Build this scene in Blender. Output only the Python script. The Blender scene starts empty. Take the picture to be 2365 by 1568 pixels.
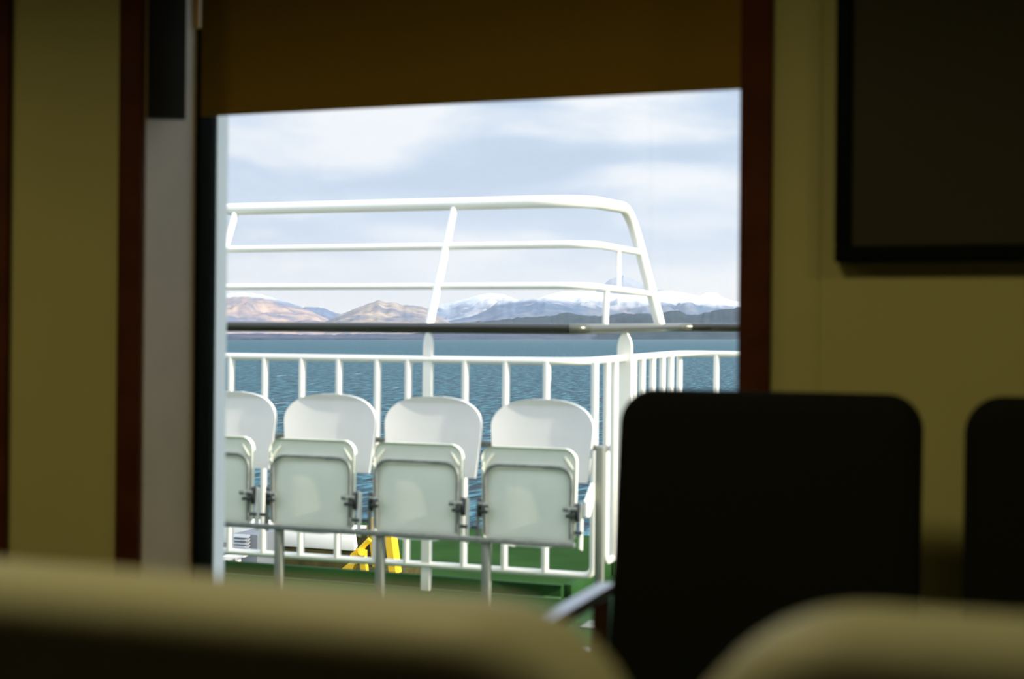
import bpy, bmesh, math, random
from mathutils import Vector, Matrix, noise
random.seed(7)
PI = math.pi
SC = bpy.context.scene
# ------------------------------------------------------------------ camera
W, H = 2365, 1568
F = 50.0 / 36.0 * W                 # focal length in pixels
CX, CY = 1182.5, 777.0              # the level line of the ship in the photo
PHI = math.atan(1.10e-4 * F)        # the camera is turned left of the wall normal
ROLL = 0.0095
EYE = 1.25
E = Vector((0, 0, EYE))
FW = Vector((-math.sin(PHI), math.cos(PHI), 0)); RT = Vector((math.cos(PHI), math.sin(PHI), 0)); UP = Vector((0, 0, 1))

def cam_axes(roll):
    return RT * math.cos(roll) + UP * math.sin(roll), -RT * math.sin(roll) + UP * math.cos(roll)

cd = bpy.data.cameras.new('camera'); cam = bpy.data.objects.new('camera', cd); SC.collection.objects.link(cam)
R_, U_ = cam_axes(ROLL)
cam.matrix_world = Matrix(((R_.x, U_.x, -FW.x, 0), (R_.y, U_.y, -FW.y, 0), (R_.z, U_.z, -FW.z, EYE), (0, 0, 0, 1)))
cd.lens = 50; cd.sensor_width = 36; cd.sensor_fit = 'HORIZONTAL'
cd.shift_y = -(H / 2 - CY) / W
cd.clip_start = 0.05; cd.clip_end = 80000
cd.dof.use_dof = True; cd.dof.focus_distance = 26.0; cd.dof.aperture_fstop = 2.7
SC.camera = cam

def ray(px, py, roll=ROLL):
    dx, dy = px - CX, py - CY
    c, s = math.cos(roll), math.sin(roll)
    return FW + RT * ((dx * c + dy * s) / F) - UP * ((-dx * s + dy * c) / F)
def onY(px, py, Y):
    d = ray(px, py); return E + d * (Y / d.y)
def onX(px, py, X):
    d = ray(px, py); return E + d * (X / d.x)
def onZ(px, py, Z):
    d = ray(px, py); return E + d * ((Z - EYE) / d.z)

# ------------------------------------------------------------------ exposure, world, sun
vs = SC.view_settings
vs.view_transform = 'Standard'; vs.look = 'None'; vs.exposure = 0.12; vs.gamma = 1.0; vs.use_curve_mapping = False

SKY_HIGH = 2.7                      # unseen upper sky, raised to brighten the shaded seats
wd = bpy.data.worlds.new('sky'); SC.world = wd; wd.use_nodes = True
nt = wd.node_tree; nt.nodes.clear()
def N(nt, t, **kw):
    n = nt.nodes.new(t)
    for k, v in kw.items():
        if k.startswith('i_'):
            n.inputs[k[2:].replace('_', ' ')].default_value = v
        else: setattr(n, k, v)
    return n
def ramp(nt, stops, interp='LINEAR'):
    r = nt.nodes.new('ShaderNodeValToRGB'); e = r.color_ramp.elements; r.color_ramp.interpolation = interp
    while len(e) > 1: e.remove(e[-1])
    e[0].position = stops[0][0]; e[0].color = (*stops[0][1], 1)
    for p, c in stops[1:]:
        x = e.new(p); x.color = (*c, 1)
    return r
tc = N(nt, 'ShaderNodeTexCoord')
mp = N(nt, 'ShaderNodeMapping'); mp.inputs['Scale'].default_value = (4.2, 4.2, 16); mp.inputs['Location'].default_value = (1.3, 4.1, 0.55)
mp.inputs['Rotation'].default_value = (0.05, 0.10, 0)
nt.links.new(tc.outputs['Generated'], mp.inputs['Vector'])
n1 = N(nt, 'ShaderNodeTexNoise', i_Scale=1.7, i_Detail=5.0, i_Roughness=0.45, i_Distortion=0.3)
nt.links.new(mp.outputs[0], n1.inputs['Vector'])
cr = ramp(nt, [(0.36, (0.36, 0.48, 0.67)), (0.46, (0.44, 0.56, 0.75)), (0.55, (0.66, 0.73, 0.84)), (0.64, (0.88, 0.89, 0.92))])
nt.links.new(n1.outputs['Fac'], cr.inputs[0])
sx = N(nt, 'ShaderNodeSeparateXYZ'); nt.links.new(tc.outputs['Generated'], sx.inputs[0])
# bright low cloud towards the horizon
hr = ramp(nt, [(0.0, (1, 1, 1)), (0.030, (0.75, 0.75, 0.75)), (0.075, (0.0, 0.0, 0.0))])
nt.links.new(sx.outputs['Z'], hr.inputs[0])
mx = N(nt, 'ShaderNodeMix', data_type='RGBA'); mx.inputs['B'].default_value = (1.06, 1.05, 1.04, 1)
nt.links.new(hr.outputs[0], mx.inputs['Factor']); nt.links.new(cr.outputs[0], mx.inputs['A'])
bg = N(nt, 'ShaderNodeBackground')
mr = N(nt, 'ShaderNodeMapRange'); mr.inputs['From Min'].default_value = 0.20; mr.inputs['From Max'].default_value = 0.55
mr.inputs['To Min'].default_value = 1.0; mr.inputs['To Max'].default_value = SKY_HIGH
nt.links.new(sx.outputs['Z'], mr.inputs['Value']); nt.links.new(mr.outputs[0], bg.inputs['Strength'])
nt.links.new(mx.outputs['Result'], bg.inputs['Color'])
wo = N(nt, 'ShaderNodeOutputWorld'); nt.links.new(bg.outputs[0], wo.inputs['Surface'])

sd = bpy.data.lights.new('sun', 'SUN'); so = bpy.data.objects.new('sun', sd); SC.collection.objects.link(so)
sd.energy = 6.0; sd.angle = math.radians(0.6); sd.color = (1.0, 0.93, 0.80)
AZ, EL = math.radians(-3.0), math.radians(24)
sdir = Vector((math.cos(AZ) * math.cos(EL), math.sin(AZ) * math.cos(EL), math.sin(EL)))   # towards the sun
so.rotation_euler = sdir.to_track_quat('Z', 'Y').to_euler(); so.location = (4, 5, 9)
FILL_LAMP_W = 10.5                        # watts of each added fill lamp

# ------------------------------------------------------------------ materials
def mat(name, col, rough=0.5, metal=0.0, spec=0.5, bump=0.0, bscale=50.0, var=0.0, vscale=6.0, coat=0.0, trans=None):
    m = bpy.data.materials.new(name); m.use_nodes = True; t = m.node_tree
    b = t.nodes['Principled BSDF']
    b.inputs['Base Color'].default_value = (*col, 1); b.inputs['Roughness'].default_value = rough
    b.inputs['Metallic'].default_value = metal; b.inputs['Specular IOR Level'].default_value = spec
    b.inputs['Coat Weight'].default_value = coat
    tcn = N(t, 'ShaderNodeTexCoord')
    if var:
        n = N(t, 'ShaderNodeTexNoise', i_Scale=vscale, i_Detail=4.0)
        t.links.new(tcn.outputs['Object'], n.inputs['Vector'])
        r = ramp(t, [(0.3, tuple(c * (1 - var) for c in col)), (0.7, tuple(min(1, c * (1 + var)) for c in col))])
        t.links.new(n.outputs['Fac'], r.inputs[0]); t.links.new(r.outputs[0], b.inputs['Base Color'])
    if bump:
        n = N(t, 'ShaderNodeTexNoise', i_Scale=bscale, i_Detail=3.0)
        t.links.new(tcn.outputs['Object'], n.inputs['Vector'])
        bp = N(t, 'ShaderNodeBump', i_Strength=bump, i_Distance=0.004)
        t.links.new(n.outputs['Fac'], bp.inputs['Height']); t.links.new(bp.outputs[0], b.inputs['Normal'])
    return m
M = {}
M['panel'] = mat('wall_panel', (0.46, 0.455, 0.185), 0.6, spec=0.3, var=0.05, vscale=1.5)
M['panel_left'] = M['panel']
M['wood'] = mat('mahogany_trim', (0.075, 0.020, 0.004), 0.7, spec=0.15, var=0.2, vscale=9)
M['reveal'] = mat('reveal_laminate', (0.50, 0.40, 0.24), 0.4, var=0.05)
M['frame'] = mat('window_rubber', (0.004, 0.006, 0.003), 0.8, spec=0.05)
M['steel_white'] = mat('white_paint', (0.90, 0.86, 0.76), 0.42, spec=0.4, bump=0.05, bscale=60)
M['hull'] = mat('hull_paint', (0.96, 0.97, 0.93), 0.5)
M['plastic'] = mat('seat_plastic', (0.82, 0.78, 0.73), 0.42, var=0.03, vscale=5)
M['pan'] = mat('seat_pan_plastic', (0.86, 0.85, 0.71), 0.5, var=0.04, vscale=5)
M['reflected_dark'] = mat('reflected_dark', (0.018, 0.015, 0.008), 0.9, spec=0.1)  # stands in for the blind's reflection in the reveal
M['cream'] = mat('lit_frame_cream', (0.85, 0.62, 0.36), 0.5)  # tone of the lit window frame put into the colour
M['galv'] = mat('galvanised_steel', (0.22, 0.23, 0.21), 0.5, metal=0.4, var=0.2, vscale=30)
M['dark_metal'] = mat('dark_bracket', (0.035, 0.04, 0.04), 0.5, metal=0.3)
M['post'] = mat('grey_steel_post', (0.22, 0.225, 0.18), 0.5, metal=0.1)
M['rail'] = mat('varnished_handrail', (0.020, 0.018, 0.008), 0.28, spec=0.4, coat=0.25)
M['rail_sheen'] = mat('handrail_sheen', (0.11, 0.11, 0.08), 0.25, metal=0.5)  # paler copy of the handrail colour with the sky sheen painted in
M['green'] = mat('green_deck_paint', (0.022, 0.068, 0.016), 0.7, spec=0.08, var=0.3, vscale=1.3, bump=0.2, bscale=40)
M['green_dark'] = mat('dark_green_deck', (0.019, 0.052, 0.010), 0.9, spec=0.03, var=0.25, vscale=0.8)
M['olive'] = mat('olive_grating', (0.06, 0.052, 0.018), 0.9, spec=0.05, var=0.3, vscale=12)
M['yellow'] = mat('yellow_paint', (0.80, 0.50, 0.01), 0.45, var=0.1)
M['black'] = mat('black_leather', (0.0085, 0.010, 0.007), 0.9, spec=0.06, bump=0.1)
M['chair_wood'] = mat('brown_chair_wood', (0.09, 0.035, 0.012), 0.35)
M['arm'] = mat('lacquered_armrest', (0.34, 0.38, 0.44), 0.30, metal=0.7)
M['vinyl'] = mat('pale_green_vinyl', (0.42, 0.44, 0.29), 0.55, spec=0.3, bump=0.1)
M['bezel'] = mat('black_bezel', (0.0025, 0.004, 0.0025), 0.7, spec=0.06)
M['screen'] = mat('dark_screen', (0.042, 0.040, 0.022), 0.6, spec=0.15)
M['floor'] = mat('carpet', (0.10, 0.08, 0.05), 0.9, bump=0.3, var=0.2)
M['ceil'] = mat('ceiling_panel', (0.35, 0.33, 0.25), 0.8)
M['louvre'] = mat('grey_louvre', (0.13, 0.14, 0.15), 0.6)
M['slat'] = mat('louvre_slat', (0.34, 0.35, 0.36), 0.6)
# blind: woven cloth, a little light comes through it
def blind_mat():
    m = bpy.data.materials.new('blind_cloth'); m.use_nodes = True; t = m.node_tree; t.nodes.clear()
    tcn = N(t, 'ShaderNodeTexCoord'); n = N(t, 'ShaderNodeTexNoise', i_Scale=260.0, i_Detail=2.0)
    t.links.new(tcn.outputs['Object'], n.inputs['Vector'])
    r = ramp(t, [(0.3, (0.29, 0.19, 0.030)), (0.7, (0.38, 0.25, 0.042))]); t.links.new(n.outputs['Fac'], r.inputs[0])
    d = N(t, 'ShaderNodeBsdfDiffuse'); tr = N(t, 'ShaderNodeBsdfTranslucent'); tr.inputs['Color'].default_value = (0.30, 0.20, 0.03, 1)
    t.links.new(r.outputs[0], d.inputs['Color'])
    mxs = N(t, 'ShaderNodeMixShader'); mxs.inputs[0].default_value = 0.10
    t.links.new(d.outputs[0], mxs.inputs[1]); t.links.new(tr.outputs[0], mxs.inputs[2])
    o = N(t, 'ShaderNodeOutputMaterial'); t.links.new(mxs.outputs[0], o.inputs['Surface']); return m
M['blind'] = blind_mat()
def pane_mat():
    m = bpy.data.materials.new('window_glass'); m.use_nodes = True; t = m.node_tree; t.nodes.clear()
    tr = N(t, 'ShaderNodeBsdfTransparent'); tr.inputs['Color'].default_value = (0.985, 0.99, 0.985, 1)
    g = N(t, 'ShaderNodeBsdfGlossy'); g.inputs['Roughness'].default_value = 0.02
    fr = N(t, 'ShaderNodeFresnel'); fr.inputs[0].default_value = 1.25
    mxs = N(t, 'ShaderNodeMixShader'); t.links.new(fr.outputs[0], mxs.inputs[0])
    t.links.new(tr.outputs[0], mxs.inputs[1]); t.links.new(g.outputs[0], mxs.inputs[2])
    o = N(t, 'ShaderNodeOutputMaterial'); t.links.new(mxs.outputs[0], o.inputs['Surface']); return m
M['glass'] = pane_mat()
def streak_mat():  # reflections in the glass built as thin pale strips
    m = bpy.data.materials.new('pane_reflection'); m.use_nodes = True; t = m.node_tree; t.nodes.clear()
    tr = N(t, 'ShaderNodeBsdfTransparent'); d = N(t, 'ShaderNodeBsdfTranslucent'); d.inputs['Color'].default_value = (0.9, 0.9, 0.85, 1)
    mxs = N(t, 'ShaderNodeMixShader'); mxs.inputs[0].default_value = 0.06
    t.links.new(tr.outputs[0], mxs.inputs[1]); t.links.new(d.outputs[0], mxs.inputs[2])
    o = N(t, 'ShaderNodeOutputMaterial'); t.links.new(mxs.outputs[0], o.inputs['Surface']); return m
M['pane_sheen'] = streak_mat()
def lamp_mat():
    m = bpy.data.materials.new('fill_lamp_diffuser'); m.use_nodes = True
    b = m.node_tree.nodes['Principled BSDF']; b.inputs['Emission Color'].default_value = (1, 0.82, 0.45, 1); b.inputs['Emission Strength'].default_value = 0.6
    return m
M['lamp'] = lamp_mat()

# ------------------------------------------------------------------ mesh helpers
def obj(name, bm, m, parent=None, smooth=True, loc=None):
    me = bpy.data.meshes.new(name)
    bmesh.ops.recalc_face_normals(bm, faces=bm.faces)
    bm.to_mesh(me); bm.free()
    for x in (m if isinstance(m, (list, tuple)) else [m]): me.materials.append(x)
    if smooth:
        for p in me.polygons: p.use_smooth = True
        me.set_sharp_from_angle(angle=math.radians(38))
    o = bpy.data.objects.new(name, me); SC.collection.objects.link(o)
    if parent is not None: o.parent = parent
    if loc is not None: o.location = loc
    return o
def tag(o, label=None, cat=None, group=None, kind=None):
    if label: o['label'] = label
    if cat: o['category'] = cat
    if group: o['group'] = group
    if kind: o['kind'] = kind
    return o
def empty(name, loc=(0, 0, 0), label=None, cat=None, group=None, kind=None):
    o = bpy.data.objects.new(name, None); SC.collection.objects.link(o); o.location = loc; o.empty_display_size = 0.1
    return tag(o, label, cat, group, kind)
def box(bm, x0, x1, y0, y1, z0, z1, bev=0.0, seg=2, mi=0):
    r = bmesh.ops.create_cube(bm, size=1.0)
    vv = r['verts']
    for v in vv:
        v.co = Vector((x0 + (v.co.x + .5) * (x1 - x0), y0 + (v.co.y + .5) * (y1 - y0), z0 + (v.co.z + .5) * (z1 - z0)))
    fs = set(f for v in vv for f in v.link_faces)
    for f in fs: f.material_index = mi
    if bev:
        es = list(set(e for v in vv for e in v.link_edges))
        bmesh.ops.bevel(bm, geom=es, offset=bev, segments=seg, profile=0.5, affect='EDGES')
def tube(bm, pts, r, seg=14, cap=True):
    pts = [Vector(p) for p in pts]
    rr = r if isinstance(r, (list, tuple)) else [r] * len(pts)
    rings = []; t0 = (pts[1] - pts[0]).normalized()
    a = t0.orthogonal().normalized()
    for i, p in enumerate(pts):
        if i == 0: t = t0
        elif i == len(pts) - 1: t = (pts[i] - pts[i - 1]).normalized()
        else: t = ((pts[i + 1] - p).normalized() + (p - pts[i - 1]).normalized()).normalized()
        a = (a - t * a.dot(t)).normalized(); b = t.cross(a)
        rings.append([bm.verts.new(p + (a * math.cos(2 * PI * k / seg) + b * math.sin(2 * PI * k / seg)) * rr[i]) for k in range(seg)])
    for A, B in zip(rings, rings[1:]):
        for k in range(seg):
            bm.faces.new((A[k], A[(k + 1) % seg], B[(k + 1) % seg], B[k]))
    if cap:
        bm.faces.new(rings[0][::-1]); bm.faces.new(rings[-1])
def fillet(pts, rad, n=7):
    pts = [Vector(p) for p in pts]; out = [pts[0]]
    for i in range(1, len(pts) - 1):
        p, a, b = pts[i], pts[i - 1], pts[i + 1]
        d1, d2 = (a - p), (b - p); L = min(rad if not isinstance(rad, (list, tuple)) else rad[i - 1], d1.length * .49, d2.length * .49)
        q0, q1 = p + d1.normalized() * L, p + d2.normalized() * L
        for k in range(n + 1):
            t = k / n; out.append(q0 * (1 - t) ** 2 + p * 2 * t * (1 - t) + q1 * t * t)
    out.append(pts[-1]); return out
def B(): return bmesh.new()
def prism(bm, outline, y0, y1, plane='xz'):
    """extrude a closed outline (list of 2-tuples) between two depths"""
    def P(a, b, c):
        return (a, c, b) if plane == 'xz' else (c, a, b) if plane == 'yz' else (a, b, c)
    A = [bm.verts.new(P(a, b, y0)) for a, b in outline]; Bv = [bm.verts.new(P(a, b, y1)) for a, b in outline]
    bm.faces.new(A[::-1]); bm.faces.new(Bv); n = len(A)
    for i in range(n): bm.faces.new((A[i], A[(i + 1) % n], Bv[(i + 1) % n], Bv[i]))

# ------------------------------------------------------------------ room shell
YW, YF, YG, YH0, YH1 = 3.20, 3.44, 3.50, 3.53, 3.588
XL, XR = onY(328, 777, YW).x, onY(1711, 777, YW).x      # window opening
TR = 0.068
X2R = onY(24, 777, YW).x - TR; X2L = X2R - (XR - XL)
ZS, ZT, ZC = 0.42, 2.30, 2.50
RX0, RX1, RY0 = -6.0, 4.0, -5.5
OP = [(X2L, X2R), (XL, XR)]
def pierced(bm, y0, y1, inset=0.0, x0=RX0, x1=RX1, z0=0.0, z1=ZC):
    xs = [x0] + [v for a, b in OP for v in (a + inset, b - inset)] + [x1]
    for i in range(0, len(xs), 2): box(bm, xs[i], xs[i + 1], y0, y1, z0, z1)
    for a, b in OP:
        box(bm, a + inset, b - inset, y0, y1, z0, ZS + inset); box(bm, a + inset, b - inset, y0, y1, ZT - inset, z1)
b = B(); pierced(b, YW, YH0); tag(obj('wall_front', b, M['panel'], smooth=False), kind='structure')
b = B(); pierced(b, YH0, YH1, 0.020, x0=-9, x1=RX1 + .2, z0=-0.05, z1=ZC + .3); tag(obj('wall_hull', b, M['hull'], smooth=False), 'white painted steel outer hull around the window', kind='structure')
b = B(); box(b, RX0 - .1, RX0, RY0, YH0, 0, ZC); tag(obj('wall_left', b, M['panel'], smooth=False), kind='structure')
b = B(); box(b, RX1, RX1 + .1, RY0, YH0, 0, ZC); tag(obj('wall_right', b, M['panel'], smooth=False), kind='structure')
b = B(); box(b, RX0 - .1, RX1 + .1, RY0 - .1, RY0, 0, ZC); tag(obj('wall_back', b, M['wood'], smooth=False), kind='structure')
b = B(); box(b, RX0 - .1, RX1 + .1, RY0 - .1, YH0, -0.1, 0); tag(obj('floor', b, M['floor'], smooth=False), kind='structure')
b = B(); box(b, RX0 - .1, RX1 + .1, RY0 - .1, YH0, ZC, ZC + .1); tag(obj('ceiling', b, M['ceil'], smooth=False), kind='structure'); CEIL = bpy.data.objects['ceiling']
b = B(); box(b, RX0, RX1, YW - .014, YW, 0, 0.09, .004); tag(obj('baseboard_front', b, M['wood']), kind='structure')
# panel joint on the right hand wall
xj = onY(1885, 777, YW).x
b = B(); box(b, xj - .006, xj + .006, YW - .003, YW + .001, .09, ZC, .001); tag(obj('trim_3', b, M['panel']), 'narrow vertical joint strip between wall panels', kind='structure')

for i, (a, c) in enumerate(reversed(OP)):
    w = empty('window_%d' % (i + 1), ((a + c) / 2, YW, ZS), kind='structure')
    def wb(name, fn, m, **k):
        bb = B(); fn(bb); o = obj(name, bb, m, w, **k); o.matrix_parent_inverse = Matrix.Translation(-w.location); return o
    wb('window_trim', lambda q: [box(q, a - TR, a + .004, YW - .018, YW, ZS - TR, ZT + TR, .004), box(q, c - .004, c + TR, YW - .018, YW, ZS - TR, ZT + TR, .004),
                          box(q, a + .004, c - .004, YW - .018, YW, ZT - .004, ZT + TR, .004), box(q, a + .004, c - .004, YW - .018, YW, ZS - TR, ZS + .004, .004)], M['wood'])
    g = .006
    wb('reveal', lambda q: [box(q, a, a + g, YW + .001, YF, ZS, ZT), box(q, c - g, c, YW + .001, YF, ZS, ZT),
                            box(q, a + g, c - g, YW + .001, YF, ZT - g, ZT), box(q, a + g, c - g, YW + .001, YF, ZS, ZS + g)], M['reveal'], smooth=False)
    f = .020
    wb('window_frame', lambda q: [box(q, a, a + f, YF, YH0, ZS, ZT, .004), box(q, c - f, c, YF, YH0, ZS, ZT, .004),
                                  box(q, a + f, c - f, YF, YH0, ZT - f, ZT, .004), box(q, a + f, c - f, YF, YH0, ZS, ZS + f, .004)], M['frame'])
    pn = wb('pane', lambda q: box(q, a + f, c - f, YG, YG + .006, ZS + f, ZT - f), M['glass'], smooth=False)
    if i == 0:
        def strk(q):
            for p0, p1, wd_ in (((1503, 240), (1503, 812), 9), ((1549, 500), (1549, 775), 3), ((1194, 1050), (1184, 1165), 3)):
                A_, B_ = onY(*p0, YG - .002), onY(*p1, YG - .002); hw = wd_ * .0005
                n_ = 10; L_, R2 = [], []
                for k in range(n_ + 1):
                    t = k / n_; p = A_.lerp(B_, t); ww = hw * (0.35 + 0.65 * math.sin(PI * min(1, .08 + t * .9)))
                    L_.append(q.verts.new(p - Vector((ww, 0, 0)))); R2.append(q.verts.new(p + Vector((ww, 0, 0))))
                for k in range(n_): q.faces.new((L_[k], R2[k], R2[k + 1], L_[k + 1]))
        o = wb('reflection_streak', strk, M['pane_sheen']); tag(o, 'faint pale vertical streaks standing in for reflections in the pane')
# roller blinds
YB = 3.383
zb = onY(1105, 237, YB).z
for (a, c), lab in zip(reversed(OP), ('ochre brown roller blind lowered over the top of the window', 'ochre brown roller blind in the neighbouring window at the left')):
    if (a, c) == OP[0]: continue      # only the near window's blind is in the photo
    t = tag(empty('roller_blind', ((a + c) / 2, YB, ZT)), lab, 'blind')
    x0, x1 = onY(466, 100, YB).x, c - .02
    mi = Matrix.Translation(-t.location)
    b = B()
    n = 24
    rows = [(ZT - .05, .0), (zb + .10, .0), (zb + .02, 0.0), (zb, 0.0)]
    for s in (-.0008, .0008):
        vs_ = [[b.verts.new((x0 + (x1 - x0) * k / n, YB + s + .002 * math.sin(k * .9), z)) for k in range(n + 1)] for z, _ in rows]
        for A_, B_ in zip(vs_, vs_[1:]):
            for k in range(n): b.faces.new((A_[k], A_[k + 1], B_[k + 1], B_[k]))
    obj('blind_cloth', b, M['blind'], t).matrix_parent_inverse = mi
    b = B(); box(b, x0, x1, YB - .004, YB + .005, zb, zb + .022, .003); obj('hem_bar', b, M['blind'], t).matrix_parent_inverse = mi
    b = B(); q0 = onY(345, 274, YW + .004).z; q1 = onY(418, 277, YB).z; prism(b, [(YW + .004, q0), (YB - .004, q1), (YB - .004, ZT - .008), (YW + .004, ZT - .008)], a + .007, a + .011, 'yz'); ob_ = obj('reveal_reflection', b, M['reflected_dark'], t); ob_.matrix_parent_inverse = mi; ob_['label'] = 'dark sheet standing in for the blind reflected in the window reveal'  # dark sheet added for the dark reflection on the upper reveal
    pc = onY(455, 66, YF - .006); b = B(); box(b, pc.x - .010, pc.x + .010, YF - .012, YF, pc.z, ZT - .01, .003); ob_ = obj('lit_frame_strip', b, M['cream'], t); ob_.matrix_parent_inverse = mi; ob_['label'] = 'cream strip standing in for the lit frame behind the blind edge'  # strip added for the light on the frame, put into its colour
    b = B(); tube(b, [(x0 - .02, YB, ZT - .05), (x1 + .01, YB, ZT - .05)], .028, 16); obj('roller', b, M['galv'], t).matrix_parent_inverse = mi

# unseen fill lamps added under the ceiling to light the lounge
for x, y in ((-3.3, 1.55), (-0.9, 1.45), (1.5, 1.55), (-0.9, -2.2)):
    t = empty('fill_lamp', (x, y, ZC)); t.parent = CEIL
    b = B(); box(b, -.20, .20, -.20, .20, -.05, 0, .01); obj('housing', b, M['ceil'], t)
    b = B(); box(b, -.17, .17, -.17, .17, -.058, -.05, .002); obj('fill_diffuser', b, M['lamp'], t)
    ld = bpy.data.lights.new('fill_lamp_light', 'AREA'); ld.energy = FILL_LAMP_W if y > 0 else FILL_LAMP_W * .03; ld.size = .34; ld.spread = math.radians(172); ld.color = (1.0, 0.80, 0.40)
    lo = bpy.data.objects.new('fill_lamp_light', ld); SC.collection.objects.link(lo); lo.parent = t; lo.location = (0, 0, -.065)

# ------------------------------------------------------------------ television
YT = 3.145
pb = onY(1926, 606, YT); TW, TH = 1.22, 0.72
t = tag(empty('television', (pb.x + TW / 2, YT + .05, pb.z)), 'large black framed flat screen hanging on the wall right of the window', 'television')
bz = .036
b = B()
for q in ((-TW / 2, TW / 2, 0, bz), (-TW / 2, TW / 2, TH - bz, TH)): box(b, q[0], q[1], -.05, -.005, q[2], q[3], .004)
for q in ((-TW / 2, -TW / 2 + bz), (TW / 2 - bz, TW / 2)): box(b, q[0], q[1], -.05, -.005, bz, TH - bz, .003)
obj('bezel', b, M['bezel'], t)
b = B(); box(b, -TW / 2 + bz, TW / 2 - bz, -.042, -.03, bz, TH - bz); obj('screen', b, M['screen'], t, smooth=False)
b = B(); box(b, -TW / 2 + .01, TW / 2 - .01, -.03, .003, .01, TH - .01, .004); obj('back_cover', b, M['bezel'], t)

# ------------------------------------------------------------------ lounge chairs against the wall
def padded(bm, w, h, th, rc, belly=.0, n=9, ek=.42):
    """rounded upholstered slab standing on z=0: width x, height z, thickness y, corner radius rc at the top"""
    er = th * ek
    prof = [(-th / 2 + er * (1 - math.cos(a)), er * (1 - math.sin(a))) for a in [PI / 2 * (1 - k / 5) * 0 + PI / 2 * k / 5 for k in range(6)]]
    layers = [(y, ins) for y, ins in prof] + [(-y, ins) for y, ins in reversed(prof)]
    rings = []
    for y, ins in layers:
        hw, r = w / 2 - ins, max(rc - ins, .005); top = h - ins
        out = [(-hw, ins)]
        for k in range(n + 1):
            a = PI - (PI / 2) * k / n; out.append((-hw + r + r * math.cos(a), top - r + r * math.sin(a)))
        for k in range(1, 8): out.append((-hw + r + (2 * hw - 2 * r) * k / 8, top))
        for k in range(n + 1):
            a = PI / 2 - (PI / 2) * k / n; out.append((hw - r + r * math.cos(a), top - r + r * math.sin(a)))
        out.append((hw, ins))
        rings.append([bm.verts.new((x, y, z)) for x, z in out])
    m_ = len(rings[0])
    for A_, B_ in zip(rings, rings[1:]):
        for k in range(m_): bm.faces.new((A_[k], A_[(k + 1) % m_], B_[(k + 1) % m_], B_[k]))
    bm.faces.new(rings[0]); bm.faces.new(rings[-1][::-1])

def lounge_chair(loc, label, wood_arm=True):
    t = tag(empty('lounge_chair', loc), label, 'chair', None)
    w = .60
    b = B(); padded(b, w, .74, .09, .070)
    for v in b.verts:                                  # lean back
        k = v.co.z / .74; v.co.y += -0.10 * (1 - k); v.co.z += .405
    obj('backrest', b, M['black'], t)
    b = B(); box(b, -w / 2, w / 2, -.60, -.06, .32, .45, .04, 4); obj('seat', b, M['black'], t)
    b = B(); box(b, -w / 2 + .03, w / 2 - .03, -.56, -.08, .27, .32, .01); obj('seat_frame', b, M['chair_wood'], t)
    for s in (-1, 1):
        b = B(); X = s * (w / 2 + .020)
        pts = fillet([(X, -.03, .735), (X, -.46, .735), (X, -.53, .62)], .06)
        for i in range(len(pts) - 1):
            pass
        # flat armrest swept along the path
        hw = .022; hh = .011; rings = []
        for i, p in enumerate(pts):
            a_ = pts[max(i - 1, 0)]; c_ = pts[min(i + 1, len(pts) - 1)]; d = (c_ - a_).normalized(); nrm = Vector((1, 0, 0)).cross(d).normalized()
            rings.append([b.verts.new(p + Vector((sx_ * hw, 0, 0)) + nrm * sz_ * hh) for sx_, sz_ in ((-1, -.4), (-.8, -1), (.8, -1), (1, -.4), (1, .4), (.8, 1), (-.8, 1), (-1, .4))])
        for A_, B_ in zip(rings, rings[1:]):
            for k in range(8): b.faces.new((A_[k], A_[(k + 1) % 8], B_[(k + 1) % 8], B_[k]))
        b.faces.new(rings[0][::-1]); b.faces.new(rings[-1])
        ar = obj('armrest', b, M['arm'], t); 
        for y in (-.075, -.50):
            b = B(); box(b, X - .016, X + .016, y - .018, y + .018, 0, .725, .005); obj('leg', b, M['chair_wood'], t)
    return t
YCH = 2.85
c1 = onY(1783, 903, YCH); 
lounge_chair((-.484, YCH, 0), 'black padded lounge chair partly in front of the right window edge')
lounge_chair((.192, YCH, 0), 'black padded lounge chair under the television, cut off by the frame edge')

# ------------------------------------------------------------------ seats close to the camera
def front_seat(xc, w, zt, label, rc):
    t = tag(empty('padded_seat', (xc, .825, 0)), label, 'seat', None)
    b = B(); padded(b, w, zt - .42, .14, rc, n=12, ek=.30)
    for v in b.verts: v.co.z += .42
    obj('backrest', b, M['vinyl'], t)
    b = B(); box(b, -w / 2 + .005, w / 2 - .005, .05, .56, .30, .46, .045, 4); obj('seat', b, M['vinyl'], t)
    b = B(); box(b, -w / 2 + .05, w / 2 - .05, -.02, .50, .22, .30, .01); obj('seat_frame', b, M['dark_metal'], t)
    for sx_ in (-1, 1):
        for y in (.02, .46):
            b = B(); tube(b, [(sx_ * (w / 2 - .08), y, 0), (sx_ * (w / 2 - .08), y, .24)], .018); obj('leg', b, M['dark_metal'], t)
xr1 = onY(1452, 1568, .78).x; xl2 = onY(1585, 1568, .78).x
front_seat(xr1 - .31, .60, EYE - .167, 'blurred pale green padded seat back across the lower left foreground', .10)
front_seat(xl2 + .245, .52, EYE - .155, 'blurred pale green padded seat back in the lower right corner', .11)

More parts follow.
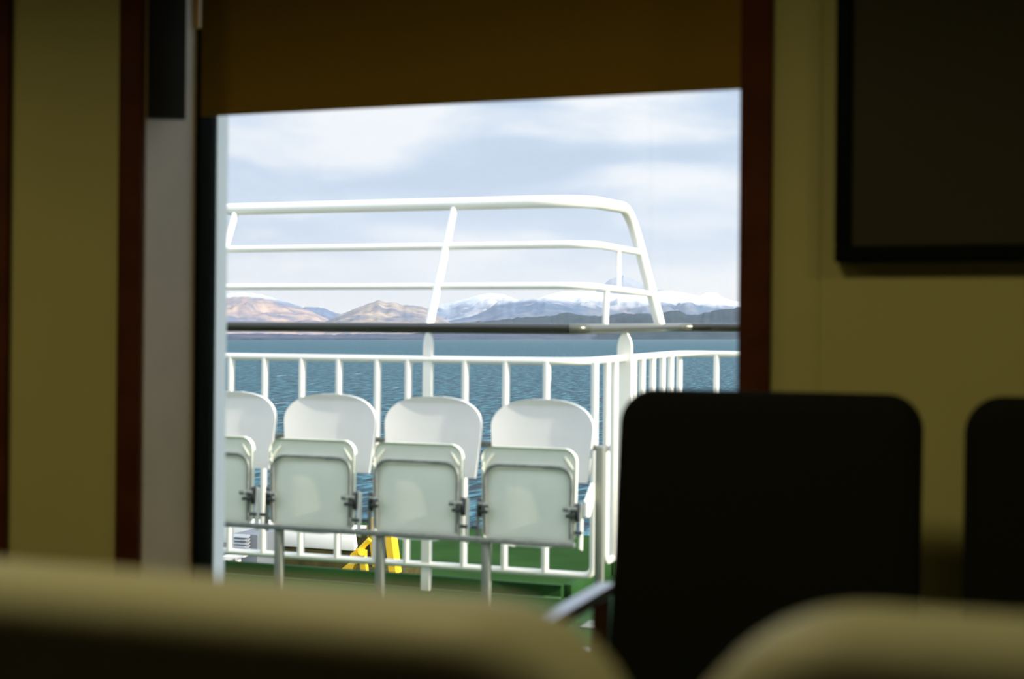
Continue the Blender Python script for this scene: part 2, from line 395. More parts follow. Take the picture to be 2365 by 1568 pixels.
# ------------------------------------------------------------------ outer deck
YFN = 6.445; XC = -1.975; YFAR = 8.50
b = B()
box(b, -9, XC - .06, YH1, YFN + .10, -.08, 0)
box(b, XC - .06, 6, YH1, YFAR + .14, -.08, 0)
tag(obj('deck', b, M['green'], smooth=False), 'green painted outer deck under the folding seats', kind='structure')
b = B()
box(b, -9, XC - .10, YFN + .02, YFN + .06, 0, .064, .004); box(b, XC - .10, XC - .06, YFN + .06, YFAR + .10, 0, .064, .004); box(b, XC - .06, 6, YFAR + .06, YFAR + .10, 0, .064, .004)
tag(obj('trim_1', b, M['green']), 'low green steel coaming along the deck edge', kind='structure')

M['weld'] = mat('light_green_bead', (0.10, 0.20, 0.09), 0.5)
b = B(); box(b, -9, XC - .10, YFN + .004, YFN + .02, 0, .008, .002); tag(obj('trim_2', b, M['weld']), 'thin light green bead along the foot of the coaming', kind='structure')
# ------------------------------------------------------------------ railing
rl = tag(empty('deck_railing', (XC, YFN, 0)), 'white barred ship railing with dark handrail behind the folding seats', 'railing')
RI = Matrix.Translation(-Vector((XC, YFN, 0)))
def rp(name, fn, m, lab=None, par=None):
    bb = B(); fn(bb); o = obj(name, bb, m, par or rl); o.matrix_parent_inverse = RI
    if lab: o['label'] = lab
    return o
zt_ = onY(1182, 833, YFN).z; zbm = onY(1182, 1318, YFN).z; zh = onY(1182, 758.5, YFN).z
zt_far = onY(1640, 817, YFAR).z; zh_far = onY(1640, 756, YFAR).z
XLF = -5.6; XRF = -0.2
rr = .018
ch = .20
rp('top_rail', lambda q: tube(q, fillet([(XLF, YFN, zt_), (XC, YFN, zt_), (XC, YFAR, zt_far), (XRF, YFAR, zt_far)], ch), rr), M['steel_white'])
hp = fillet([(XLF, YFN, zh), (XC + .0, YFN, zh), (XC, YFAR, zh_far), (XRF, YFAR, zh_far)], [.09, .2])
rp('handrail', lambda q: tube(q, hp[:3], .0255, 18), M['rail'], 'dark varnished round handrail')
rp('handrail_bend', lambda q: tube(q, hp[2:14], .0255, 18), M['rail_sheen'], 'handrail bend at the railing corner, coloured paler for its sheen')  # same rail, its sky reflection painted as a paler colour
rp('handrail', lambda q: tube(q, hp[13:], .0255, 18), M['rail'])
# bottom rails: one panel along the seats with a turned up corner, one along the short side, one far
xe = onY(1371, 1200, YFN).x
rp('bottom_rail', lambda q: tube(q, fillet([(XLF, YFN, zbm), (xe, YFN, zbm), (xe, YFN, zt_)], .05), rr), M['steel_white'])
ys = onX(1399, 1200, XC).y
rp('bottom_rail', lambda q: tube(q, fillet([(XC, ys, zt_ + (zt_far - zt_) * .15), (XC, ys, zbm), (XC, YFAR, zbm), (XRF, YFAR, zbm)], [.04, .1]), rr), M['steel_white'])
bxs = [onY(p, 877, YFN).x for p in (534, 612, 698, 783, 872, 943, 1075, 1169, 1263)]
d0 = .2
while bxs[0] - d0 > XLF: bxs.insert(0, bxs[0] - d0)
for x in bxs:
    rp('baluster', lambda q: tube(q, [(x, YFN, zbm), (x, YFN, zt_)], .0185), M['steel_white'])
for p in (1420, 1463, 1483, 1507, 1530, 1549, 1569):
    y = onX(p, 870, XC).y; k = (y - YFN) / (YFAR - YFN); z1 = zt_ + (zt_far - zt_) * k
    if y < YFAR - .02: rp('baluster', lambda q: tube(q, [(XC, y, zbm), (XC, y, z1)], .0185), M['steel_white'])
x = onY(1655, 860, YFAR).x
while x < XRF:
    rp('baluster', lambda q: tube(q, [(x, YFAR, zbm), (x, YFAR, zt_far)], .0185), M['steel_white']); x += .22
# stanchions up to the handrail
def stanch(q, p, w, y, ax='x', zt2=zh):
    o_ = [(-w / 2, 0), (w / 2, 0), (w / 2, zt2 - .09), (w / 2 * .8, zt2 - .055), (w / 2 * .35, zt2 - .024), (-w / 2 * .35, zt2 - .024), (-w / 2 * .8, zt2 - .055), (-w / 2, zt2 - .09)]
    prism(q, [(p + a_, z) for a_, z in o_], y - .014, y + .014)
xst = onY(989, 860, YFN).x
for x in (xst, xst - 1.285, xst - 2.5):
    rp('stanchion', lambda q: stanch(q, x, .046, YFN), M['steel_white'])
yst = onX(1443, 860, XC).y
rp('stanchion', lambda q: stanch(q, XC, .076, yst, zt2=zh + .008), M['steel_white'], 'broad flat white stanchion plate')

# sloping guard frame above the handrail
gf = tag(empty('guard_frame', (xst, YFN, zh)), 'white tubular frame leaning outward above the dark handrail', 'guard rail')
GI = Matrix.Translation(-Vector((xst, YFN, zh)))
def gp(name, fn, m=M['steel_white']):
    bb = B(); fn(bb); o = obj(name, bb, m, gf); o.matrix_parent_inverse = GI; return o
def onP(px, py):                        # on the leaning plane through the handrail
    d = ray(px, py); # plane: y = YFN + s*(z - zh)
    s = LEAN; t_ = (YFN + s * (E.z - zh) - E.y) / (d.y - s * d.z); return E + d * t_
ztop = onY(1050, 470, YFN + .33).z; LEAN = .33 / (ztop - zh)
TL = [onP(540, 487), onP(1182, 468)]
yt = TL[1].y; ztp = TL[1].z
xc_top = onP(1395, 466).x
def railz(py): return onP(1182, py)
m1, m2 = railz(567), railz(661)
# short end leg: from the top corner down to the handrail on the side
foot = onX(1524, 750, XC)
if foot.y > 8.3 or foot.y < 7: foot = Vector((XC, 7.9, zh + .02))
top_end = Vector((0, 0, 0))
dt = ray(1453, 482); Y_te = foot.y - .10
p_te = E + dt * (Y_te / dt.y)
def onleg(px, py):                       # point on the end leg plane between its top and foot
    d = ray(px, py); k = (d.z / d.y); best = None
    for i in range(401):
        t_ = i / 400; y = p_te.y + (foot.y - p_te.y) * t_; q = E + d * (y / d.y)
        e = abs(q.z - (p_te.z + (foot.z - p_te.z) * t_)); 
        if best is None or e < best[0]: best = (e, p_te.lerp(foot, t_))
    return best[1]
c_top = onP(1350, 468)
gp('top_rail', lambda q: tube(q, fillet([(XLF, yt, ztp), (c_top.x, yt, ztp), p_te, foot], [.30, .20], 14), .0315, 18))
a1 = onP(1372, 566); a2 = onP(1362, 660)
e1 = onleg(1477, 583); e2 = onleg(1500, 679)
gp('middle_rail', lambda q: tube(q, fillet([(XLF, m1.y, m1.z), (a1.x, m1.y, m1.z), e1], .16), .0175))
gp('middle_rail', lambda q: tube(q, fillet([(XLF, m2.y, m2.z), (a2.x, m2.y, m2.z), e2], .16), .0155))
for x in (xst, xst - 1.285, xst - 2.5):
    gp('slanted_post', lambda q: tube(q, [(x, YFN, zh), (x, yt, ztp)], [.021, .018]))
def between(A_, B_, px):
    best = None
    for i in range(201):
        p = A_.lerp(B_, i / 200); d = p - E; u = d.dot(RT) / d.dot(FW) * F + CX
        if best is None or abs(u - px) < best[0]: best = (abs(u - px), p)
    return best[1]
A1 = Vector((a1.x, m1.y, m1.z)); A2 = Vector((a2.x, m2.y, m2.z))
s1 = between(A1, e1, 1426); s2 = between(A2, e2, 1427)
gp('strut', lambda q: tube(q, [s1, s2], .0125))
s3 = between(A2, e2, 1399)
d = ray(1398, 746); h3 = Vector((XC, onX(1398, 748, XC).y, zh))
gp('strut', lambda q: tube(q, [s3, h3], .0155))

# ------------------------------------------------------------------ row of folding seats
YS = 5.97; PITCH = .5235; X0 = onY(1252, 980, YS).x
ZTOP = onY(1252, 922, YS).z
def shell(bm, hwf, z0, z1, yf, th=.014, nr=26, nc=18):
    rows = []
    for s in (0, 1):
        g_ = []
        for i in range(nr + 1):
            k = i / nr; k = 1 - (1 - k) ** 1.8 if True else k
            z = z0 + (z1 - z0) * k; hw = hwf(z)
            g_.append([bm.verts.new((hw * (2 * j / nc - 1), yf(hw * (2 * j / nc - 1), z) + s * th, z)) for j in range(nc + 1)])
        rows.append(g_)
    for g_ in rows:
        for i in range(nr):
            for j in range(nc): bm.faces.new((g_[i][j], g_[i][j + 1], g_[i + 1][j + 1], g_[i + 1][j]))
    A_, B_ = rows
    def rim(p, q):
        for u, v in zip(range(len(p) - 1), range(1, len(p))): bm.faces.new((p[u], p[v], q[v], q[u]))
    rim(A_[0], B_[0]); rim(A_[-1], B_[-1]); rim([r[0] for r in A_], [r[0] for r in B_]); rim([r[-1] for r in A_], [r[-1] for r in B_])
def rounded_hw(W2, zt, r, taper=0.0, zb_=None, rb=0, ze=None):
    def f(z):
        w_ = W2 - taper * max(0, (zt - z))
        if z > zt - r:
            q = min(1, (z - (zt - r)) / r); w_ = w_ - r * (1 - math.sqrt(max(0, 1 - q * q)))
        if zb_ is not None and z < zb_ + rb:
            q = min(1, ((zb_ + rb) - z) / rb); w_ = w_ - rb * (1 - math.sqrt(max(0, 1 - q * q)))
        return w_
    return f
ZPT = onY(1222, 1033, YS - .17).z; ZPB = onY(1222, 1263, YS - .17).z; ZBE = onY(1222, 1246, YS - .13).z
def make_seat():
    t = empty('folding_seat', (0, YS, 0))
    zb0 = ZTOP - .36
    def yb(x, z): return -.016 * (abs(x) / .23) ** 2.4 + .03 * ((z - ZTOP) / .36) ** 2 * -1 + .012 - (.012 * max(0, (z - ZTOP + .03) / .03))
    b = B()
    top = ZTOP
    def hwb(z):
        w_ = .241 - .085 * max(0, top - z - .10)
        r = .15
        if z > top - r:
            q = min(1, (z - (top - r)) / r); w_ *= (1 - q ** 2.5) ** (1 / 2.5)
        return max(w_, .05)
    shell(b, hwb, zb0, top, yb, .020, 34, 22)
    obj('backrest', b, M['plastic'], t)
    # side lip of the back
    b = B()
    yp = -.175
    top_hw = rounded_hw(.218, ZPT, .060, .02)
    def PANW(z):
        w_ = top_hw(z); q = (ZPB + .06 - z) / .06
        if q > 0: w_ *= max(.30, (1 - min(1, q) ** 2.6) ** (1 / 2.6))
        return w_
    def ypan(x, z):
        kx = abs(x) / .218; kz = (z - ZPB) / (ZPT - ZPB)
        dome = max(0, 1 - (abs(x) / .19) ** 4) * max(0, 1 - (abs(kz - .40) / .44) ** 4)
        hwz = PANW(z)
        edge = min(1, max(0, (hwz - abs(x)) / .012)) * min(1, max(0, (ZPT - z) / .012))
        return yp - .010 * (1 - edge) ** 2 + .004 - .012 * dome
    shell(b, PANW, ZPB, ZPT, ypan, .026, 60, 44)
    # returned lip
    seatpan = obj('seat_pan', b, M['pan'], t)
    b = B(); zf = onY(1222, 1077, YS - .2).z
    pts = fillet([(-.194, yp - .006, ZPB + .045), (-.199, yp - .010, zf), (.199, yp - .010, zf), (.194, yp - .006, ZPB + .045)], .07, 8)
    tube(b, pts, .0078, 10); obj('seat_tube', b, M['galv'], t)
    for s in (-1, 1):                     # small ribs in the pan corners
        b = B(); tube(b, [(s * .190, yp - .004, zf - .008), (s * .170, yp - .006, zf + .022), (s * .150, yp - .0, zf + .045)][::1], .004, 6); 
        bmesh.ops.translate(b, verts=b.verts, vec=(s * .012, 0, 0)); obj('rib', b, M['pan'], t)
    zp = onY(1222, 1180, YS - .2).z
    for s in (-1, 1):
        b = B()
        o_ = [(.019 * math.cos(a), zp + (.040 * math.sin(a))) for a in [2 * PI * k / 20 for k in range(20)]]
        prism(b, [(a_ - .0 + yp + .0, z) for a_, z in o_], s * .222 - .008, s * .222 + .008, 'yz'); br = obj('hinge_plate', b, M['dark_metal'], t)
        b = B(); tube(b, [(s * .224, yp - .02, zp + .018), (s * .170, yp - .026, zp + .014)], .0085, 10); tube(b, [(s * .195, yp - .03, zp + .016), (s * .168, yp - .03, zp + .016)], .011, 10)
        obj('hinge_pin', b, M['galv'], t)
        b = B(); tube(b, [(s * .216, yp - .02, zp - .012), (s * .178, yp - .026, zp - .014)], .0075, 10); obj('stop_pin', b, M['dark_metal'], t)
        b = B(); prism(b, [(yp - .012, ZBE - .02), (yp + .02, ZBE - .03), (yp + .03, zp + .03), (yp + .004, zp + .045)], s * .236 - .004, s * .236 + .004, 'yz')
        obj('side_bracket', b, M['galv'] if s < 0 else M['steel_white'], t)
        b = B(); tube(b, [(s * .236 - .02, yp - .02, ZBE + .050), (s * .236 + .012, yp - .02, ZBE + .050)], .008, 8); obj('bolt', b, M['dark_metal'], t)
    return t
def copy_tree(o, parent=None):
    c = o.copy(); SC.collection.objects.link(c); c.parent = parent
    for ch_ in list(o.children): copy_tree(ch_, c)
    return c
labs = ['white folding seat at the right end of the row beside the end post', 'third visible white folding seat from the left, between the davit seat and the end seat',
        'white folding seat in front of yellow davit, second from left in the row', 'white folding seat half hidden by the left window frame, leftmost seen']
proto = make_seat()
for i in range(4):
    o = proto if i == 0 else copy_tree(proto)
    o.location = (X0 - PITCH * i, YS, 0)
    tag(o, labs[i], 'seat', 'folding seats in a row on the outer deck')
# beam and legs carrying the seats
sf = tag(empty('seat_row_frame', (X0, YS, 0)), 'grey steel beam and legs carrying the row of white folding seats', 'frame')
def sp(name, fn, m=M['post']):
    bb = B(); fn(bb); return obj(name, bb, m, sf)
sp('beam', lambda q: box(q, -PITCH * 3.6, .225, -.232, -.206, ZBE - .011, ZBE + .011, .003), M['galv'])
for p in (647, 880, 1125):
    x = onY(p, 1300, YS - .20).x - X0
    sp('leg', lambda q: box(q, x - .019, x + .019, -.226, -.192, .008, ZBE - .011, .004))
    sp('foot_plate', lambda q: box(q, x - .05, x + .05, -.26, -.16, 0, .008, .002))
xe2 = onY(1386, 1200, YS - .03).x - X0; ze2 = onY(1386, 1030, YS).z
sp('end_post', lambda q: box(q, xe2 - .018, xe2 + .018, -.055, -.015, .008, ze2, .004))
sp('foot_plate', lambda q: box(q, xe2 - .06, xe2 + .03, -.12, .02, 0, .008, .002))
zq = onY(1345, 1165, YS - .15).z
sp('end_bracket', lambda q: prism(q, [(-.175, zq - .05), (-.12, zq - .055), (-.045, zq + .03), (-.045, zq + .075), (-.075, zq + .085), (-.175, zq + .015)], xe2 - .030, xe2 - .018, 'yz'), M['steel_white'])
# back supports: rail behind the backs with lugs seen in the gaps
zg = onY(880, 1016, YS + .05).z
sp('back_rail', lambda q: box(q, -PITCH * 3.6, xe2 - .018, -.0 + .045, .065, zg - .012, zg + .012, .003), M['galv'])
sp('back_rail_bracket', lambda q: box(q, xe2 - .018, xe2 + .018, -.015, .065, zg - .012, zg + .012, .002), M['galv'])

# ------------------------------------------------------------------ lower deck of the ship beyond the railing
ZL = -1.95
b = B(); box(b, -19, 5, YFAR + 1.2, 22.0, ZL - .1, ZL); box(b, -19, XC - .2, 7.2, YFAR + 1.2, ZL - .1, ZL)
tag(obj('lower_deck', b, M['green_dark'], smooth=False), 'dark green lower deck beyond the railing', kind='structure')
def atZ(px, py, Zd): return E + ray(px, py) * Zd
# white winch housing with olive base
def blockpx(x0, x1, y0, y1, Zd, dep):
    A_ = atZ(x0, y0, Zd); C_ = atZ(x1, y1, Zd); return A_, C_
wA = atZ(470, 1222, 13.5); wB = atZ(820, 1245, 13.5)
def obox(bm, px0, px1, ytop, zbot, Zd, dep, bev=.01, slope=0.0):
    """box facing the ship's side whose near face spans two photo columns"""
    p0 = atZ((px0 + px1) / 2, ytop, Zd); Y = p0.y; a = onY(px0, ytop, Y); c = onY(px1, ytop, Y)
    box(bm, a.x, c.x, Y, Y + dep, zbot, p0.z, bev); return a.x, c.x, Y, p0.z
t = tag(empty('deck_housing', onY(640, 1300, 12.0)), 'long low white deck housing below the folding seats, left of the davit', 'housing'); t.location.z = ZL
ti = Matrix.Translation(-t.location)
x0 = onY(440, 1260, 12.0).x; x1 = onY(820, 1260, 12.0).x
z1 = onY(700, 1222, 12.0).z; z2 = onY(700, 1266, 12.0).z
b = B(); box(b, x0, x1, 12.0, 12.5, z2, z1, .02); obj('upper_casing', b, M['steel_white'], t).matrix_parent_inverse = ti
b = B(); box(b, x0, x1 + .02, 12.02, 12.5, ZL, z2, .01); obj('base', b, M['olive'], t).matrix_parent_inverse = ti
# louvred vent box
t = tag(empty('vent_box', onY(565, 1260, 11.2)), 'grey louvred vent box below the leftmost folding seat', 'vent'); t.location.z = ZL
ti = Matrix.Translation(-t.location)
x0 = onY(536, 1255, 11.2).x; x1 = onY(575, 1255, 11.2).x; x2 = onY(592, 1255, 11.2).x
z1 = onY(565, 1234, 11.2).z; z2 = onY(565, 1272, 11.2).z
b = B(); box(b, x0, x2, 11.22, 11.6, ZL, z1, .01); obj('casing', b, M['louvre'], t).matrix_parent_inverse = ti
for k in range(5):
    zz = z2 + (z1 - z2) * (k + .5) / 5
    b = B(); prism(b, [(11.19, zz - .016), (11.22, zz - .002), (11.22, zz + .012), (11.195, zz - .006)], x0 + .01, x1, 'yz'); obj('slat', b, M['slat'], t).matrix_parent_inverse = ti
# yellow davit
YD = 11.0
t = tag(empty('davit', onY(880, 1300, YD)), 'yellow painted davit with hinged arm on the lower deck', 'davit'); t.location.z = ZL
ti = Matrix.Translation(-t.location)
def dv(name, fn, m=M['yellow'], par=None):
    bb = B(); fn(bb); o = obj(name, bb, m, t); o.matrix_parent_inverse = ti; return o
def quadpx(q, pts, Y, dep):
    o_ = [(onY(a, c, Y).x, onY(a, c, Y).z) for a, c in pts]; prism(q, o_, Y, Y + dep)
dv('post', lambda q: quadpx(q, [(888, 1236), (903, 1236), (915, 1330), (899, 1330)], YD, .12))
dv('post', lambda q: quadpx(q, [(852, 1236), (866, 1236), (875, 1330), (862, 1330)], YD + .25, .12))
dv('crosshead', lambda q: quadpx(q, [(846, 1216), (856, 1196), (905, 1200), (905, 1240), (848, 1240)], YD + .125, .12))
dv('hydraulic_arm', lambda q: tube(q, [onY(854, 1246, YD - .05), onY(831, 1270, YD - .05)], .022))
dv('joint', lambda q: [tube(q, [onY(836, 1274, YD - .10), onY(836, 1274, YD + .02)], .035, 16), tube(q, [onY(818, 1284, YD - .10), onY(818, 1284, YD + .02)], .035, 16),
                       quadpx(q, [(822, 1268), (842, 1272), (842, 1292), (812, 1292), (811, 1280)], YD - .04, .06)])
dv('foot', lambda q: quadpx(q, [(788, 1314), (803, 1302), (818, 1304), (812, 1318), (790, 1320)], YD - .04, .08))
dv('lever', lambda q: quadpx(q, [(829, 1290), (842, 1290), (846, 1320), (833, 1320)], YD - .04, .05))
dv('dark_plate', lambda q: quadpx(q, [(820, 1222), (852, 1222), (888, 1236), (900, 1330), (855, 1330), (800, 1298), (826, 1262)], YD + .45, .06), M['olive']).name = 'back_plate'  # brown backing behind the posts
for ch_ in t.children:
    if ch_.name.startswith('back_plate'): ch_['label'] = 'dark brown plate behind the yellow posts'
dv('base', lambda q: box(q, onY(790, 1320, YD).x, onY(918, 1320, YD).x, YD - .1, YD + .5, ZL, onY(850, 1318, YD).z - .01, .01), M['olive'])
# small white bracket left
t = tag(empty('deck_trestle', onY(545, 1300, 8.2)), 'small white trestle below the railing beside the left window frame', 'trestle')
t.location.z = ZL; ti = Matrix.Translation(-t.location)
b = B(); quadpx(b, [(505, 1286), (562, 1284), (562, 1287), (505, 1296)], 8.2, .10); obj('trestle_top', b, M['steel_white'], t).matrix_parent_inverse = ti
for p in (532, 550):
    b = B(); x = onY(p, 1290, 8.24).x; box(b, x - .009, x + .009, 8.22, 8.26, ZL, onY(p, 1288, 8.24).z); obj('leg', b, M['steel_white'], t).matrix_parent_inverse = ti

# ------------------------------------------------------------------ sea and far shore (the ship heels a little against them)
ROLL_SEA = -0.002
MS = Matrix.Translation(E) @ Matrix.Rotation(ROLL - ROLL_SEA, 4, FW) @ Matrix.Translation(-E)
_t = MS @ (E + RT) - E
if _t.dot(UP) * 1 < 0: pass
SEA = -12.0
def sray(px, py): return ray(px, py, ROLL_SEA)
# orientation check: a sea-level right vector must look tilted by ROLL_SEA in the photo
v = (MS.to_3x3() @ RT); img_dy = -v.dot(U_); img_dx = v.dot(R_)
if abs(img_dy / img_dx - ROLL_SEA) > 1e-3:
    MS = Matrix.Translation(E) @ Matrix.Rotation(-(ROLL - ROLL_SEA), 4, FW) @ Matrix.Translation(-E)
def water_mat():
    m = bpy.data.materials.new('sea_water'); m.use_nodes = True; t = m.node_tree; b = t.nodes['Principled BSDF']
    b.inputs['Base Color'].default_value = (0.02, 0.085, 0.12, 1); b.inputs['Roughness'].default_value = 0.45; b.inputs['Specular IOR Level'].default_value = 0.08
    tcn = N(t, 'ShaderNodeTexCoord')
    mp_ = N(t, 'ShaderNodeMapping'); mp_.inputs['Rotation'].default_value = (0, 0, -PHI); mp_.inputs['Scale'].default_value = (0.9, 0.28, 1)
    t.links.new(tcn.outputs['Object'], mp_.inputs['Vector'])
    n1 = N(t, 'ShaderNodeTexNoise', i_Scale=0.75, i_Detail=8.0, i_Roughness=0.55, i_Distortion=0.3)
    n2 = N(t, 'ShaderNodeTexNoise', i_Scale=0.05, i_Detail=5.0, i_Roughness=0.5)
    n3 = N(t, 'ShaderNodeTexNoise', i_Scale=0.12, i_Detail=6.0, i_Roughness=0.7)
    for n in (n1, n2, n3): t.links.new(mp_.outputs[0], n.inputs['Vector'])
    ad = N(t, 'ShaderNodeMath', operation='MULTIPLY_ADD'); ad.inputs[1].default_value = 2.5
    t.links.new(n2.outputs['Fac'], ad.inputs[0]); t.links.new(n1.outputs['Fac'], ad.inputs[2])
    bp = N(t, 'ShaderNodeBump', i_Strength=1.0, i_Distance=3.0); t.links.new(ad.outputs[0], bp.inputs['Height']); t.links.new(bp.outputs[0], b.inputs['Normal'])
    c = ramp(t, [(0.38, (0.002, 0.021, 0.030)), (0.50, (0.009, 0.060, 0.080)), (0.60, (0.065, 0.19, 0.23))]); t.links.new(n1.outputs['Fac'], c.inputs[0])
    wc = ramp(t, [(0.69, (0, 0, 0)), (0.71, (1, 1, 1))]); t.links.new(n3.outputs['Fac'], wc.inputs[0])
    mxx = N(t, 'ShaderNodeMix', data_type='RGBA'); mxx.inputs['B'].default_value = (0.8, 0.85, 0.85, 1)
    t.links.new(wc.outputs[0], mxx.inputs['Factor']); t.links.new(c.outputs[0], mxx.inputs['A']); t.links.new(mxx.outputs['Result'], b.inputs['Base Color'])
    return m
b = B(); n = 6
box(b, -30000, 30000, 24, 30000, SEA - .5, SEA)
s_ = obj('sea', b, water_mat(), smooth=False); s_.matrix_world = MS; tag(s_, 'choppy blue green sea with scattered whitecaps', 'sea', kind='stuff')

def hill_mat(name, cols, snow=None, scale=1.0, rough_scale=0.004):
    """cols: dark, mid, light ground; snow: (height_lo, height_hi) above the sea"""
    m = bpy.data.materials.new(name); m.use_nodes = True; t = m.node_tree; b = t.nodes['Principled BSDF']
    b.inputs['Roughness'].default_value = 0.95; b.inputs['Specular IOR Level'].default_value = 0.05
    tcn = N(t, 'ShaderNodeTexCoord')
    n1 = N(t, 'ShaderNodeTexNoise', i_Scale=rough_scale, i_Detail=9.0, i_Roughness=0.65, i_Distortion=0.6); t.links.new(tcn.outputs['Object'], n1.inputs['Vector'])
    r = ramp(t, [(0.38, cols[0]), (0.50, cols[1]), (0.62, cols[2])]); t.links.new(n1.outputs['Fac'], r.inputs[0])
    out = r.outputs[0]
    if snow:
        sp_ = N(t, 'ShaderNodeSeparateXYZ'); t.links.new(tcn.outputs['Object'], sp_.inputs[0])
        a = N(t, 'ShaderNodeMath', operation='MULTIPLY_ADD'); a.inputs[1].default_value = 260.0 * scale; t.links.new(n1.outputs['Fac'], a.inputs[0]); t.links.new(sp_.outputs['Z'], a.inputs[2])
        mr = N(t, 'ShaderNodeMapRange'); mr.inputs['From Min'].default_value = snow[0] + 130 * scale; mr.inputs['From Max'].default_value = snow[1] + 130 * scale
        t.links.new(a.outputs[0], mr.inputs['Value'])
        mxx = N(t, 'ShaderNodeMix', data_type='RGBA'); mxx.inputs['B'].default_value = (0.86, 0.86, 0.88, 1)
        t.links.new(mr.outputs[0], mxx.inputs['Factor']); t.links.new(out, mxx.inputs['A']); out = mxx.outputs['Result']
    t.links.new(out, b.inputs['Base Color'])
    return m
def interp(pts, x):
    if x <= pts[0][0]: return pts[0][1]
    for (a, ya), (c, yc) in zip(pts, pts[1:]):
        if x <= c: return ya + (yc - ya) * (x - a) / (c - a)
    return pts[-1][1]
def ridge(name, outline, D, depth, m, label, cat='mountain', rel=.26, seed=0.0, step=4, jag=1.2, nfreq=1.8, rows=60, back=8):
    """terrain whose skyline stands at distance D and slopes down to the water towards the ship"""
    b = B(); x0, x1 = outline[0][0], outline[-1][0]; n = int((x1 - x0) / step); grid = []
    for i in range(n + 1):
        px = x0 + (x1 - x0) * i / n
        py = interp(outline, px) + jag * noise.noise(Vector((px * .09, seed, 0))) * 1.6
        d = sray(px, py); top = E + d * D; hz = max(top.z - SEA, 2)
        fl = Vector((d.x, d.y, 0)).normalized(); col = []
        for j in range(-back, rows + 1):
            if j < 0: k = -j / back; off = k * depth * .35; z = hz * (1 - k) ** 1.3
            else: k = j / rows; off = -k * depth; z = hz * (1 - k) ** (1.15)
            w_ = math.sin(PI * min(1, max(0, k))) if j >= 0 else 0
            P_ = Vector((top.x, top.y, 0)) + fl * off
            nz = noise.fractal(Vector((P_.x * .0011 * nfreq, P_.y * .0011 * nfreq, seed)), 1.0, 2.0, 6)
            rg = 1 - abs(noise.fractal(Vector((P_.x * .0016 * nfreq, P_.y * .0007 * nfreq, seed + 9)), 1.0, 2.1, 5)) * 2
            z2 = z + hz * rel * (nz * .9 + rg * .45) * w_
            if j > 0: z2 = min(z2, hz * (1 - .2 * k))
            if k >= 1: z2 = -4
            col.append(b.verts.new((P_.x, P_.y, SEA + z2)))
        grid.append(col)
    for A_, B_ in zip(grid, grid[1:]):
        for j in range(len(A_) - 1): b.faces.new((A_[j], B_[j], B_[j + 1], A_[j + 1]))
    # closed underside so the hill is a solid body
    for A_, B_ in zip(grid, grid[1:]): b.faces.new((A_[0], A_[-1], B_[-1], B_[0]))
    b.faces.new([v for v in grid[0]]); b.faces.new([v for v in grid[-1]][::-1])
    o = obj(name, b, m); o.matrix_world = MS; return tag(o, label, cat)
SHORE = hill_mat('dark_shore', [(0.03, 0.045, 0.08), (0.05, 0.065, 0.10), (0.09, 0.09, 0.11)], rough_scale=.01)
TAN = hill_mat('tan_blue_slope', [(0.13, 0.15, 0.22), (0.27, 0.22, 0.22), (0.46, 0.33, 0.26)])  # blue of the shaded slopes mixed into the tan ground colour
TAN2 = hill_mat('rocky_slope', [(0.12, 0.14, 0.19), (0.24, 0.21, 0.20), (0.42, 0.33, 0.26)], rough_scale=.006)
BLUE = hill_mat('blue_slope', [(0.09, 0.13, 0.21), (0.12, 0.16, 0.25), (0.16, 0.20, 0.27)])
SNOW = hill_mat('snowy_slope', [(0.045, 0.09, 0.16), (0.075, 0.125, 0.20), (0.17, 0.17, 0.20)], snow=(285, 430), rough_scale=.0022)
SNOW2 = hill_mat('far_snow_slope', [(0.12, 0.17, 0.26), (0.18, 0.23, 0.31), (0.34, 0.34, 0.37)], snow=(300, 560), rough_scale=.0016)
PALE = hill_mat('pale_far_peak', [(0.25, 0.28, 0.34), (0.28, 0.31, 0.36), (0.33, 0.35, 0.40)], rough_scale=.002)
WOOD = hill_mat('wooded_shore', [(0.012, 0.028, 0.038), (0.018, 0.038, 0.05), (0.03, 0.048, 0.052)], rough_scale=.01)
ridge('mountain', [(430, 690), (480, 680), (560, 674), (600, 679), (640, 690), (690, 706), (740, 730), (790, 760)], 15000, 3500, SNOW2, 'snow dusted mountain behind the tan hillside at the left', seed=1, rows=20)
ridge('hill', [(420, 705), (480, 694), (530, 687), (560, 685), (600, 688), (640, 697), (675, 707), (705, 714), (730, 724), (748, 733), (775, 744), (815, 760), (850, 779)], 11000, 3800, TAN, 'tan and blue hillside at the far left of the view', 'hill', seed=2)
ridge('hill', [(650, 745), (690, 716), (705, 709), (735, 709), (757, 715), (775, 723), (786, 725), (805, 738), (860, 762), (880, 778)], 12600, 2600, BLUE, 'dark blue hill between the tan hillside and the pointed hill', 'hill', seed=3)
ridge('hill', [(690, 776), (740, 748), (778, 729), (800, 721), (830, 709), (857, 699), (876, 693), (893, 700), (906, 697), (932, 705), (955, 705), (978, 709), (1000, 722), (1026, 737), (1050, 752), (1085, 776)], 9800, 2600, TAN2, 'brown rocky pointed hill in the middle of the view', 'hill', seed=4, rel=.24, nfreq=1.6)
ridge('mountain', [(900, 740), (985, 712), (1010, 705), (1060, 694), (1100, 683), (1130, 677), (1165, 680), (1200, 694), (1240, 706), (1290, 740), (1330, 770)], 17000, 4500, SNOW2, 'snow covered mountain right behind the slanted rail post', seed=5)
ridge('mountain', [(960, 775), (1030, 742), (1095, 729), (1128, 714), (1147, 698), (1165, 693), (1190, 696), (1215, 690), (1250, 688), (1285, 689), (1330, 700), (1380, 712), (1440, 735), (1500, 770)], 13500, 3600, BLUE if False else SNOW, 'broad blue mountain shoulder left of the railing corner', seed=6, rel=.2)
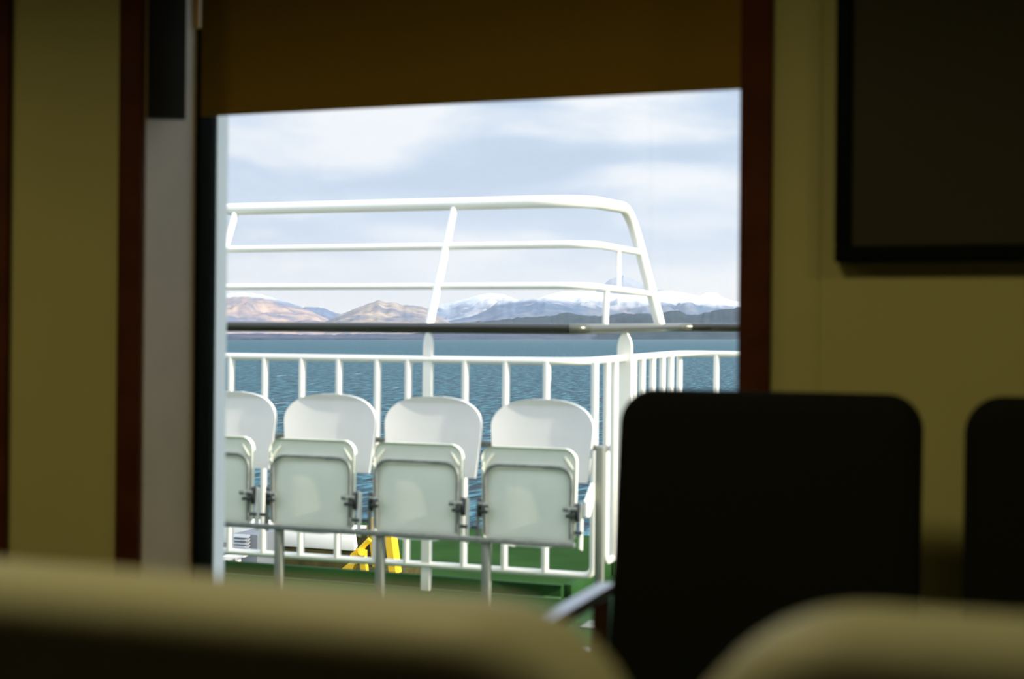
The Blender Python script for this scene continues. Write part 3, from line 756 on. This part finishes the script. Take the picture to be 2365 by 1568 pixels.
ridge('mountain', [(1150, 745), (1240, 690), (1270, 680), (1300, 673), (1340, 671), (1400, 676), (1450, 682), (1500, 676), (1545, 671), (1590, 678), (1640, 691), (1700, 706), (1780, 722), (1900, 765)], 16000, 5000, SNOW, 'long snow capped mountain behind the railing corner', seed=7)
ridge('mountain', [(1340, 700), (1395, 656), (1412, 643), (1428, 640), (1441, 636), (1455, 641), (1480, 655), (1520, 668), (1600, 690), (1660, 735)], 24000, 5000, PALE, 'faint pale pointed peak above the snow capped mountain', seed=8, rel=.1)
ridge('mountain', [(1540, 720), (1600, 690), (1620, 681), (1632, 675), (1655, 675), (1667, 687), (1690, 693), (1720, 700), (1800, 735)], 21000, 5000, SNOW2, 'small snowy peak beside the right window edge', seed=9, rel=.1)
def wooded(name, outline, D, label, seed):
    return ridge(name, outline, D, 1500, WOOD, label, 'shore', seed=seed, jag=2.0, step=3, nfreq=3, rows=14)
wooded('headland', [(900, 776), (1000, 755), (1060, 746), (1130, 741), (1200, 733), (1270, 730), (1296, 724), (1312, 721), (1330, 726), (1360, 730), (1400, 729), (1440, 723), (1480, 726), (1560, 735), (1650, 765)], 8200, 'dark wooded headland rising behind the handrail corner', 11)
wooded('headland', [(1380, 765), (1440, 730), (1480, 724), (1520, 726), (1540, 719), (1570, 717), (1588, 727), (1612, 727), (1650, 717), (1700, 711), (1780, 704), (1900, 715), (2050, 770)], 7400, 'dark wooded headland at the right beside the window edge', 12)
ridge('low_shore', [(380, 774), (480, 772), (600, 770), (720, 773), (850, 771), (980, 772), (1100, 769), (1250, 771), (1400, 770), (1600, 766), (1800, 764), (2000, 774)], 7000, 500, SHORE, 'low dark shoreline along the far edge of the sea', 'shore', seed=13, rows=6)

# haze lying over the water towards the far shore
def haze_mat():
    m = bpy.data.materials.new('sea_haze'); m.use_nodes = True; t = m.node_tree; t.nodes.clear()
    v = N(t, 'ShaderNodeVolumeScatter'); v.inputs['Color'].default_value = (0.88, 0.94, 1.0, 1); v.inputs['Density'].default_value = HAZE; v.inputs['Anisotropy'].default_value = 0.35
    o = N(t, 'ShaderNodeOutputMaterial'); t.links.new(v.outputs[0], o.inputs['Volume']); return m
HAZE = 3.4e-5
b = B(); box(b, -14000, 6000, 1200, 29500, SEA + .5, 2500)
o = obj('haze', b, haze_mat(), smooth=False); tag(o, 'thin pale blue haze over the far water and hills', 'haze', kind='stuff')
